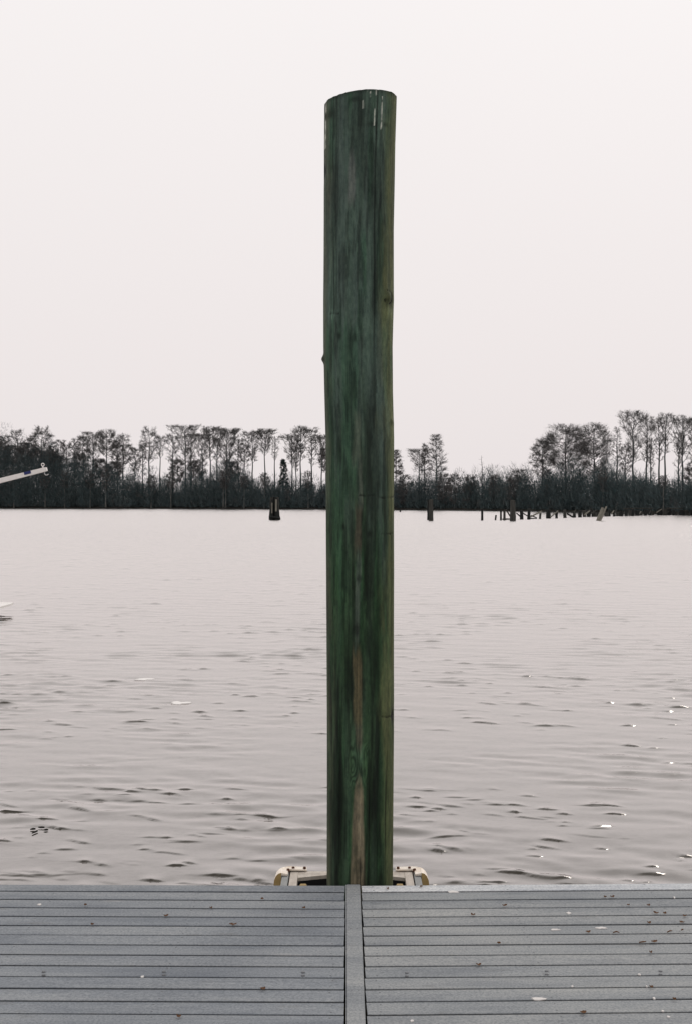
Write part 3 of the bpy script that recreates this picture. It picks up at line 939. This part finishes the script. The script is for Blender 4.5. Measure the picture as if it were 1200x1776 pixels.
# ------------------------------------------------------------------ the pile
def make_pile():
    cy = 6.29
    s = 6.28 / F
    tab = [(150, 562.5, 687.5), (175, 563, 687), (250, 562.3, 684.5), (400, 561.5, 682), (520, 561, 682.5), (600, 561.2, 680.5), (680, 563, 681), (760, 565, 683),
           (900, 566, 683), (1000, 566.5, 683.5), (1250, 567, 683.5), (1400, 567, 682), (1530, 567, 681), (2000, 568, 680), (3000, 570, 678)]
    zt = np.array([EYE - (a - HOR) * s for a, b, c in tab])[::-1]
    rt = np.array([(c - b) / 2 * s for a, b, c in tab])[::-1] * 0.9985
    ct = np.array([((c + b) / 2 - 600) * s for a, b, c in tab])[::-1]
    nz, na = 1000, 220
    zs = np.concatenate([np.linspace(-2.2, -0.2, 60, endpoint=False), np.linspace(-0.2, 3.41, nz)])
    th = np.linspace(0, 2 * math.pi, na, endpoint=False)
    Z, T = np.meshgrid(zs, th, indexing='ij')
    sx, cyy = np.sin(T), -np.cos(T)                         # T = 0 faces the camera, T = 90 deg the right side
    top = sstep(2.6, 3.41, Z)
    ztop = 3.415 + 0.017 * sx + 0.007 * np.cos(T) + 0.004 * (vnoise(T * 9, 3.3) - 0.5)
    Z = Z + top * (ztop - 3.41)
    Rr = np.interp(Z, zt, rt)
    cx = np.interp(Z, zt, ct)
    P = EYE * 0 + (HOR - (Z - EYE) / s)                     # photo row of each vertex
    X = 625 + sx * 61                                       # photo column, for a camera-facing vertex
    front = np.cos(T) > -0.05
    # seamless noise round the pile
    ux, uy = np.sin(T), np.cos(T)

    def nz3(fr, fz, off=0.0, n=4):
        return fbm(ux * fr + 11 + off, uy * fr + 7 - off, Z * fz + 3 * off, n)
    warp = (nz3(1.8, 3.5, 2.0, 4) - 0.5)
    Xw = X + warp * 16
    disp = 0.006 * (nz3(2.2, 0.9, 1.0, 4) - 0.5) + 0.0035 * (nz3(7, 1.4, 5.0, 3) - 0.5)
    # colour of the wood: grey green above, algae-dark below
    low = sstep(520, 1150, P + (nz3(2, 2.5, 4.0, 4) - 0.5) * 420)[..., None]
    c_hi = np.array([0.053, 0.084, 0.066]); c_lo = np.array([0.029, 0.060, 0.029])
    C = c_hi * (1 - low) + c_lo * low
    tone = nz3(3.2, 3.4, 9.0, 5)[..., None]
    C = C * (0.45 + 1.1 * tone)
    # patches of blue-grey weathering and of greener film
    st = sstep(0.47, 0.66, nz3(4.5, 1.9, 13.0, 5))[..., None] * (1 - 0.75 * low)
    C = C * (1 - st * 0.5) + np.array([0.080, 0.112, 0.100]) * st * 0.5
    gr = sstep(0.50, 0.66, nz3(3.5, 2.2, 17.0, 5))[..., None]
    C = C * (1 - gr * np.array([0.22, 0.0, 0.16]))
    # dark damp streaks and blots, ragged
    dk = sstep(0.50, 0.64, nz3(4.2, 2.6, 23.0, 5))[..., None]
    C = C * (1 - dk * (0.28 + 0.34 * low))
    dk2 = sstep(0.54, 0.64, nz3(9, 6.0, 31.0, 4))[..., None]
    C = C * (1 - dk2 * 0.42)
    dk3 = sstep(0.53, 0.63, nz3(16, 3.0, 37.0, 4))[..., None]
    C = C * (1 - dk3 * 0.30)
    # the middle right of the foot stays damp and nearly black
    cen = (sstep(0.15, 0.40, sx) * sstep(0.80, 0.55, sx) * front)[..., None] * low
    C = C * (1 - 0.35 * cen * (0.4 + 1.2 * tone))
    # yellow-green algae plus painted sunlit rim on the right flank, brown along both edges
    ri = (sstep(0.50, 0.95, sx + (nz3(3, 4.0, 6.0, 5) - 0.5) * 0.7) * front)[..., None]
    C = C * (1 - ri * 0.75) + (np.array([0.105, 0.116, 0.052]) * (0.45 + 1.1 * tone)) * ri * 0.75
    le = (sstep(0.78, 0.98, -sx + (nz3(3, 4.0, 8.0, 4) - 0.5) * 0.4) * front)[..., None]
    C = C * (1 - le * 0.5) + (np.array([0.095, 0.098, 0.064]) * (0.5 + 1.0 * tone)) * le * 0.5

    # bare rubbed stripe that widens to the foot
    grain = nz3(26, 3.0, 3.0, 5)[..., None]
    blot = nz3(6, 7.0, 61.0, 4)
    edge = (blot - 0.5) * 9
    streaks = [(1600, 620, 16), (1540, 620.5, 14.5), (1450, 621, 12), (1360, 622, 8.5), (1340, 622, 5), (1325, 622, 0)]
    hw_ = np.interp(P, [a for a, b, c in streaks][::-1], [c for a, b, c in streaks][::-1])
    cxs = np.interp(P, [a for a, b, c in streaks][::-1], [b for a, b, c in streaks][::-1])
    m1 = sstep(1.2, 0.75, (np.abs(X + warp * 5 - cxs) + edge * 0.4) / np.maximum(hw_, 0.1)) * (P > 1325) * front * sstep(1320, 1390, P + edge * 4) * (0.62 + 0.38 * sstep(0.38, 0.55, blot))
    bands = [(1120, 1245, 620, 7.5, (0.100, 0.084, 0.046)), (1245, 1295, 622, 6.5, (0.085, 0.080, 0.055)), (870, 955, 620, 6, (0.060, 0.054, 0.038)), (720, 800, 617, 7, (0.085, 0.11, 0.08)),
             (955, 1110, 621, 4, (0.060, 0.080, 0.062)), (800, 870, 623, 4, (0.065, 0.08, 0.062)), (290, 360, 608, 6, (0.115, 0.130, 0.118))]
    C = C * (1 - m1[..., None]) + (np.array([0.142, 0.122, 0.080]) * (0.2 + 1.6 * grain) * (0.55 + 0.9 * blot[..., None])) * m1[..., None]
    for a, b, xc, hw, col in bands:
        f_ = (sstep(1.3, 0.5, (np.abs(Xw - xc) + edge * 0.6) / hw) * sstep(a - 18, a + 16, P + edge * 5) * sstep(b + 18, b - 16, P + edge * 5) * front)[..., None] * 0.8
        C = C * (1 - f_) + (np.array(col) * (0.2 + 1.6 * grain)) * f_
    # swirling grain above the rubbed foot
    sw = sstep(24, 10, np.abs(X - 620)) * sstep(1268, 1292, P) * sstep(1365, 1340, P) * front
    wav = 0.5 + 0.5 * np.sin(nz3(3.0, 4.0, 71.0, 3) * 95 + (P - 1290) * 0.25)
    C = C * (1 + (sw * (wav - 0.42) * 1.1)[..., None])
    # knots, chips, cracks: (column, row, half width, half height, relief in m, darkness)
    for kx, ky, a, b, dz, dark in [(673, 520, 7, 11, 0.017, 0.15), (679, 521, 2.5, 11, -0.006, 0.9), (675, 548, 6, 10, 0.006, -0.5), (583, 556, 6, 10, 0.005, -0.45), (563, 300, 4, 13, -0.010, 0.95), (562, 622, 4, 6, 0.012, 0.85),
                                   (575, 208, 6, 8, -0.002, 0.6), (614, 190, 8, 5, -0.002, 0.5), (645, 233, 9, 5, -0.002, 0.45), (668, 230, 4, 4, -0.002, 0.5), (592, 590, 3, 6, -0.003, 0.6), (618, 590, 3, 8, -0.003, 0.6),
                                   (594, 912, 2.5, 6, -0.003, 0.7), (640, 925, 4, 6, -0.003, 0.6), (681, 733, 3, 6, 0.006, 0.3), (683, 1240, 3, 14, -0.006, 0.9), (618, 1090, 8, 12, -0.002, 0.55), (622, 1000, 5, 7, 0.003, 0.4),
                                   (600, 830, 5, 28, -0.003, 0.5), (590, 790, 4, 25, -0.003, 0.55), (612, 770, 3, 30, -0.002, 0.5), (650, 1140, 6, 40, -0.002, 0.5), (600, 1180, 7, 60, -0.002, 0.35), (655, 1410, 8, 60, -0.002, 0.4), (590, 1430, 8, 70, -0.002, 0.35), (640, 720, 12, 60, -0.002, 0.3)]:
        q = ((X + warp * 6 - kx) / a) ** 2 + ((P + warp * 12 - ky) / b) ** 2
        g = np.exp(-q) * front
        disp += dz * g
        C = C * (1 - dark * np.clip(g * 1.25, 0, 1)[..., None])
    # rims of the two large knots and horizontal checks
    for kx, ky, a, b in [(674, 520, 8, 11)]:
        q = np.sqrt(((X + warp * 5 - kx) / a) ** 2 + ((P - ky) / b) ** 2)
        rim = np.exp(-((q - 1.0) / 0.16) ** 2) * (nz3(9, 6, 3.0, 2) > 0.42) * front
        disp -= 0.004 * rim
        C = C * (1 - 0.85 * rim[..., None])
    for yy, xa, xb in [(862, 622, 690), (1239, 662, 690), (548, 576, 592), (925, 662, 682)]:
        ln = np.exp(-((P - yy - (warp * 16)) / 1.6) ** 2) * np.clip(nz3(6, 2, yy, 3) * 3.2 - 1.0, 0, 1) * (X > xa) * (X < xb) * front
        disp -= 0.003 * ln
        C = C * (1 - 0.7 * ln[..., None])
    # vertical drying checks
    ck = sstep(0.035, 0.012, np.abs(nz3(5.0, 0.35, 41.0, 3) - 0.5)) * sstep(0.50, 0.60, nz3(3, 0.8, 51.0, 3))
    disp -= 0.003 * ck
    C = C * (1 - 0.65 * ck[..., None])
    # chalky bird droppings run down from the top
    for xx, ya, yb, w in [(661, 182, 238, 1.7), (649, 172, 232, 1.2), (654, 160, 172, 2.0), (635, 160, 178, 1.4), (664, 160, 170, 1.3), (629, 192, 206, 1.3), (567, 178, 262, 1.3), (640, 176, 186, 1.4)]:
        brk = sstep(0.36, 0.58, nz3(7, 26, xx * 0.1, 3))
        m_ = sstep(w * 1.1, w * 0.1, np.abs(X + warp * 7 - xx)) * (P > ya) * (P < yb) * brk * front
        C = C * (1 - m_[..., None] * 0.92) + np.array([0.60, 0.62, 0.54]) * m_[..., None] * 0.92
    # worn dark rim at the very top
    rim = (sstep(0.022, 0.0, (ztop + 0.0) - Z) * (Z > 3))[..., None]
    C = C * (1 - 0.45 * rim)
    rr = Rr + disp
    V = np.stack([cx + sx * rr, cy + cyy * rr, Z], -1)
    nr, nc = Z.shape
    idx = np.arange(nr * nc).reshape(nr, nc)
    nxt = np.roll(idx, -1, axis=1)
    f = np.stack([idx[:-1], nxt[:-1], nxt[1:], idx[1:]], -1).reshape(-1, 4)
    base = Vector((float(np.interp(0, zt, ct)), cy, 0))
    V = V.reshape(-1, 3) - np.array(base)
    me = np_mesh('wooden_pile', V, f)
    ca = me.color_attributes.new('stain', 'FLOAT_COLOR', 'POINT')
    col = np.concatenate([np.clip(C, 0.002, 1).reshape(-1, 3), np.ones((nr * nc, 1))], 1).astype(np.float32)
    ca.data.foreach_set('color', col.ravel())
    o = link('wooden_pile', me, M['pile'], None, base)
    tag(o, 'tall round green-stained wooden pile rising beside the dock edge', 'pile')
    # sawn top
    rim = V[idx[-1]]
    m = MB()
    n = len(rim)
    cc = rim.mean(0)
    m.v = [tuple(p) for p in rim] + [tuple(cc + (p - cc) * 0.5) for p in rim] + [tuple(cc)]
    for i in range(n):
        j = (i + 1) % n
        m.f += [(i, j, n + j, n + i), (n + i, n + j, 2 * n)]
    m.build('sawn_top', M['endgrain'], o)


make_pile()

# ------------------------------------------------------------------ the dock: two sections of grey boards
rngd = random.Random(4)
EDGE = wd(1538, 0)                                       # 6.09 m
PITCH = 0.1192
GAPC = 0.030                                             # middle of the joint strip


def plank_mesh(x0, x1, w, t=0.026, ch=0.0016):
    m = MB()
    prof = [(-w / 2 + 0.012, -t), (w / 2 - 0.012, -t), (w / 2, -ch), (w / 2 - ch, 0), (-w / 2 + ch, 0), (-w / 2, -ch)]
    n = 5
    m.loft([[(x0 + (x1 - x0) * i / n, y, z) for y, z in prof] for i in range(n + 1)])
    me = m.mesh('plank')
    return me


screw_m = MB()
screw_m.loft([[(math.cos(2 * math.pi * j / 8) * r, math.sin(2 * math.pi * j / 8) * r, z) for j in range(8)] for r, z in ((0.0035, -0.004), (0.0035, 0.0006), (0.0025, 0.0009))])
SCREW = screw_m.mesh('screw'); SCREW.materials.append(M['screw'])
washer = MB()
washer.loft([[(math.cos(2 * math.pi * j / 12) * r, math.sin(2 * math.pi * j / 12) * r, z) for j in range(12)] for r, z in ((0.007, -0.004), (0.006, 0.001), (0.004, 0.0015))])
BOLT = washer.mesh('bolt_head'); BOLT.materials.append(M['screw'])


def dock(side, rz, mat, label, bolts):
    y0 = EDGE
    root = empty('floating_dock', (GAPC + side * 0.0345, y0, 0))
    tag(root, label, 'dock')
    L = 3.3
    y = 0.0
    sx = (0.0, L) if side > 0 else (-L, 0.0)
    for i in range(30):
        w = 0.106 if i == 0 else PITCH
        gap = rngd.uniform(0.012, 0.0155)
        jit = rngd.uniform(0.0, 0.003) * side
        me = plank_mesh(sx[0] + (jit if side > 0 else 0), sx[1] + (jit if side < 0 else 0), w - gap)
        mt = M['trim'] if (i == 0 and side > 0) else M[mat]
        p = link('plank', me, mt, root, (0, y - w / 2, rngd.uniform(-0.0007, 0.0007) + (0.003 if i == 0 else 0)))
        p.rotation_euler = (rngd.uniform(-0.003, 0.003), rngd.uniform(-0.0006, 0.0006), rz + rngd.uniform(-0.0013, 0.0013))
        if i < 16:
            for jx in (0.045, 0.62, 1.22, 1.85):
                for k in (-1, 1):
                    q = link('screw', SCREW, None, p, (side * jx + rngd.uniform(-.006, .006), k * w * 0.27, 0.0))
        y -= w
    # through-bolts along one joist line
    for px, py in bolts:
        for dy in (-2.8, 2.8):
            d = wd(py + dy, 0)
            wp = Vector(((px - 600) / F * d, d, 0.003))
            loc = wp - root.location
            link('bolt_head', BOLT, None, root, loc)
    Y = y
    m = MB()
    for jx in (0.03, 0.62, 1.22, 1.85, 2.5, 3.25):
        m = MB(); m.box(side * jx - 0.019, side * jx + 0.019, Y, -0.080, -0.17, -0.036)
        m.build('joist', M['dark'], root)
    m = MB(); m.box(sx[0], sx[1], -0.075, -0.040, -0.20, -0.036)
    m.build('rim_board', M['grey_wood'], root)
    for a, b in ((0.15, 1.55), (1.75, 3.15)):
        m = MB(); x0, x1 = sorted((side * a, side * b)); m.box(x0, x1, Y, -0.10, -0.62, -0.172)
        m.build('float', M['float'], root)
    return root


dock_l = dock(-1, R(-0.8), 'plank', 'grey plank dock section without a pale edge board, with the joint strip along its end',
              [(75, 1691), (284, 1691), (526, 1692)])
dock_r = dock(1, R(1.5), 'plank_r', 'grey plank dock section with a pale edge board and scattered dry leaves',
              [(705, 1693), (948, 1690), (1146, 1690)])
# strip covering the joint between the two sections
jm = MB()
prof = [(-0.0305, -0.03), (0.0305, -0.03), (0.0305, -0.003), (0.0275, 0), (-0.0275, 0), (-0.0305, -0.003)]
jm.loft([[(x, y, z) for x, z in prof] for y in (0.012, -1.0, -2.2, -3.5)])
strip = link('joint_strip', jm.mesh('joint_strip'), M['plank_r'])
strip.location = (GAPC - 0.001, EDGE, 0.003)
strip.rotation_euler = (0, 0, R(0.05))
tag(strip, 'narrow grey board laid lengthwise in the joint between the two dock sections', 'board')
for yy in (-0.62, -1.31, -1.9):
    for k in (-0.012, 0.012):
        link('screw', SCREW, None, strip, (k, yy, 0.0))
        # dark screw holes read as small dots


def chalk(px, py, wpx, hpx, seed):
    rng = random.Random(seed)
    d = wd(py, 0)
    sx, sy = d / F, d * d / (F * EYE)
    m = MB()
    n = 12
    ring = [(math.cos(2 * math.pi * i / n) * rng.uniform(0.5, 1.1) * wpx / 2 * sx, math.sin(2 * math.pi * i / n) * rng.uniform(0.5, 1.1) * hpx / 2 * sy) for i in range(n)]
    m.loft([[(x, y, -0.002) for x, y in ring], [(x, y, 0.0014) for x, y in ring], [(x * .6, y * .6, 0.002) for x, y in ring]])
    p = dock_r if px > 612 else dock_l
    loc = Vector(((px - 600) / F * d, d, 0.002)) - p.location
    m.build('chalky_stain', M['dropping'], p, loc)


for i, a in enumerate([(934, 1735.5, 28, 5), (1043, 1612, 22, 3.5), (963, 1615, 18, 3), (987, 1586, 9, 4), (785, 1549, 26, 4), (1135, 1735, 5, 4), (1150, 1757, 5, 3), (714, 1774, 8, 4), (1122, 1714, 4, 3),
                       (68, 1571, 9, 3), (247, 1697, 6, 4), (1170, 1559, 4, 3), (1160, 1767, 7, 3), (1109, 1693, 6, 3), (993, 1714, 5, 3)]):
    chalk(*a, i)


def litter(px, py, wpx, hpx, seed, twig, label, group):
    rng = random.Random(seed)
    d = wd(py, 0)
    s = d / F
    L = wpx * s
    m = MB()
    if twig:
        m.tube([(-L / 2, 0, 0.003), (0, rng.uniform(-.006, .006), 0.006), (L / 2, rng.uniform(-.01, .01), 0.003)], [0.0022, 0.0028, 0.0015], 5)
    else:
        n = 7
        up, lo = [], []
        wv = max(0.008, hpx * s * 0.9)
        for i in range(n):
            t = i / (n - 1)
            ww = wv * math.sin(math.pi * (0.06 + 0.88 * t)) ** 0.8
            zc = 0.002 + 0.004 * (2 * t - 1) ** 2 * rng.uniform(0.5, 1.2)
            xx = (t - 0.5) * L
            up.append([(xx, -ww, zc + 0.003 * rng.random()), (xx, 0, zc), (xx, ww, zc + 0.004 * rng.random())])
        k = 0
        for i in range(n - 1):
            a, b = up[i], up[i + 1]
            base = len(m.v)
            m.v += a + b
            m.f += [(base, base + 1, base + 4, base + 3), (base + 1, base + 2, base + 5, base + 4)]
    o = m.build('twig' if twig else 'dry_leaf', M['leaf'], None, ((px - 600) / F * d, d, 0.004))
    if not twig:
        sm = o.modifiers.new('thick', 'SOLIDIFY'); sm.thickness = 0.0012
    o.rotation_euler = (0, 0, rng.uniform(-0.7, 0.7))
    tag(o, label, 'twig' if twig else 'leaf', group)


LR = 'small dry brown leaf on the dock boards near the pale edge board'
LT = 'short dark twig lying across the board gaps near the pale edge board'
for i, (px, py, w, h, tw) in enumerate([(875, 1575, 9, 3, 0), (1062, 1559.5, 8, 3, 0), (1050, 1560, 5, 2, 0), (1090, 1574, 5, 2, 0), (1125, 1574.5, 6, 2, 0), (1138, 1588, 9, 2, 0), (1153, 1588.5, 6, 3, 0), (1188, 1593, 7, 4, 0),
                                        (1183, 1604, 9, 3, 0), (1020, 1621, 9, 4, 0), (1069, 1622, 11, 3, 1), (1162, 1620.5, 13, 3, 1), (1184, 1618, 5, 5, 1), (1135, 1638, 12, 3, 0), (1115, 1639, 14, 2, 1), (1129, 1657, 5, 3, 0), (830, 1678.5, 9, 3, 0),
                                        (820, 1591, 8, 2, 0), (1012, 1762, 11, 6, 0), (1130, 1717, 7, 3, 0), (1170, 1739, 6, 2, 0), (672, 1545.5, 4, 2, 0), (730, 1542, 5, 3, 0), (1126, 1605, 7, 2, 0), (865, 1641, 6, 2, 0)]):
    litter(px, py, w, h, i, tw, LT if tw else LR, 'twigs on the dock' if tw else 'dry leaves by the pale edge board')
LL = 'dry brown leaf curled on the dock section without a pale edge board'
for i, (px, py, w, h) in enumerate([(404, 1608, 13, 5), (456, 1720.5, 10, 5), (310, 1769, 8, 6), (288, 1593, 8, 3), (455, 1563.5, 5, 3), (160, 1608, 6, 3), (527, 1579, 6, 2), (366, 1579, 5, 2), (148, 1574, 4, 2)]):
    litter(px, py, w, h, 60 + i, False, LL, 'dry leaves on the other dock section')


# ------------------------------------------------------------------ guide frame that holds the pile
def pile_guide():
    zt = -0.07
    cx = 0.0245
    root = empty('pile_guide', (cx, EDGE, zt))
    tag(root, 'timber guide frame round the foot of the green pile with cream corner fenders', 'guide frame')
    s = 6.5 / F
    y = lambda py: wd(py, zt) - EDGE                     # local y of a photo row on the frame's top
    for sd in (-1, 1):
        xi, xo = 93 * s, 106.5 * s
        m = MB()
        m.box(*sorted((sd * xi, sd * xo)), 0.004, y(1512), -0.14, 0.0)
        m.build('side_beam', M['frame_wood'], root)
        m = MB()
        m.box(*sorted((sd * (xo + 0.006), sd * (xo + 0.036))), 0.004, y(1515), -0.14, 0.002)
        m.build('side_board', M['grey_wood'], root)
        # corner gusset inside the frame
        m = MB()
        g = [(sd * (xi - 0.0005), y(1523)), (sd * (xi - 0.0005), y(1516.5)), (sd * 0.10, y(1516.5)), (sd * 0.11, y(1518))]
        if sd > 0: g = g[::-1]
        m.loft([[(a, b, -0.018) for a, b in g], [(a, b, -0.002) for a, b in g]])
        m.build('corner_gusset', M['frame_wood'], root)
        m = MB(); m.loft([[(a, b, -0.30) for a, b in g], [(a, b, -0.019) for a, b in g]]); m.build('shade_block', M['float'], root)  # black filler below the gusset, stands in for shade in the opening
        # nylon roller
        m = MB()
        rx, ry = sd * (xi - 0.030), y(1537) + 0.01
        m.tube([(rx - 0.02, ry, -0.03), (rx - 0.012, ry, -0.03), (rx + 0.012, ry, -0.03), (rx + 0.02, ry, -0.03)], [0.022, 0.034, 0.034, 0.022], 18)
        m.build('roller', M['vinyl_in'], root, smooth=False)
        # cream corner fender: a half-round section swept round the corner
        xe, yb = xo + 0.040, y(1512) + 0.014
        path = [(sd * (78 * s), yb), (sd * (xe - 0.045), yb)]
        for k in range(1, 8):
            a = math.pi / 2 * k / 8
            path.append((sd * (xe - 0.045 + 0.045 * math.sin(a)), yb - 0.045 + 0.045 * math.cos(a)))
        path += [(sd * xe, yb - 0.045), (sd * xe, yb - 0.08), (sd * xe, yb - 0.118)]
        prof = [(-0.030, 0.006), (-0.030, 0.013), (-0.004, 0.017)]
        for k in range(0, 9):
            a = math.pi / 2 - math.pi * k / 8
            prof.append((0.034 * math.cos(a), -0.034 + 0.053 * math.sin(a)))
        prof += [(-0.001, -0.086), (-0.001, 0.006)]
        rings = []
        for i, (px_, py_) in enumerate(path):
            a = path[max(i - 1, 0)]; b = path[min(i + 1, len(path) - 1)]
            t = Vector((b[0] - a[0], b[1] - a[1], 0)).normalized()
            nrm = Vector((t.y, -t.x, 0)) * (-sd)
            if nrm.y < -0.01 or (abs(nrm.y) < 0.02 and nrm.x * sd < 0): nrm = -nrm
            taper = 0.45 if i == 0 else 1.0
            rings.append([(px_ + nrm.x * u * (taper if u > 0 else 1), py_ + nrm.y * u * (taper if u > 0 else 1), v * (0.8 if i == 0 else 1)) for u, v in prof])
        m = MB(); m.loft(rings, True)
        fen = m.build('corner_fender', M['vinyl'], root, smooth=False)
        bm = bmesh.new(); bm.from_mesh(fen.data); bmesh.ops.recalc_face_normals(bm, faces=bm.faces); bm.to_mesh(fen.data); bm.free()
        # yellowed hollow end
        er = rings[-1]
        m = MB()
        pts = [(a, b - 0.001, c) for a, b, c in er[3:13]]
        m.v = pts + [(a, b - 0.004, c) for a, b, c in pts]
        n = len(pts)
        m.f = [tuple(range(n)), tuple(range(2 * n - 1, n - 1, -1))] + [(i, (i + 1) % n, n + (i + 1) % n, n + i) for i in range(n)]
        m.build('fender_end', M['vinyl_in'], fen)
        for bx, by in ((82 * s, yb - 0.018), (xe - 0.052, yb - 0.018), (xe - 0.030, yb - 0.052)):
            m = MB(); m.tube([(sd * bx, by, 0.008), (sd * bx, by, 0.021)], [0.0085, 0.006], 8)
            m.build('bolt', M['rust'], fen)
    m = MB(); m.box(-106.3 * s, 106.3 * s, y(1512) + 0.002, y(1512) + 0.012, -0.14, -0.004); m.build('back_strip', M['dark'], root)
    m = MB(); m.box(-92.8 * s, 92.8 * s, y(1516.4), y(1512), -0.14, -0.001); m.build('back_beam', M['frame_wood'], root)
    m = MB(); m.box(-92.6 * s, 92.6 * s, 0.006, y(1537.5), -0.16, -0.03); m.build('float_block', M['float'], root)
    m = MB(); m.box(-92.4 * s, 92.4 * s, y(1516.4) - 0.008, y(1516.4) - 0.001, -0.30, -0.012); m.build('shade_plate', M['float'], root)  # added black plate that paints the back beam's inner face as shade
    m = MB(); m.box(-92.4 * s, 92.4 * s, 0.004, y(1516.4) - 0.009, -0.42, -0.40); m.build('shade_sheet', M['float'], root)  # black sheet added to hide the water and keep the opening dark


pile_guide()
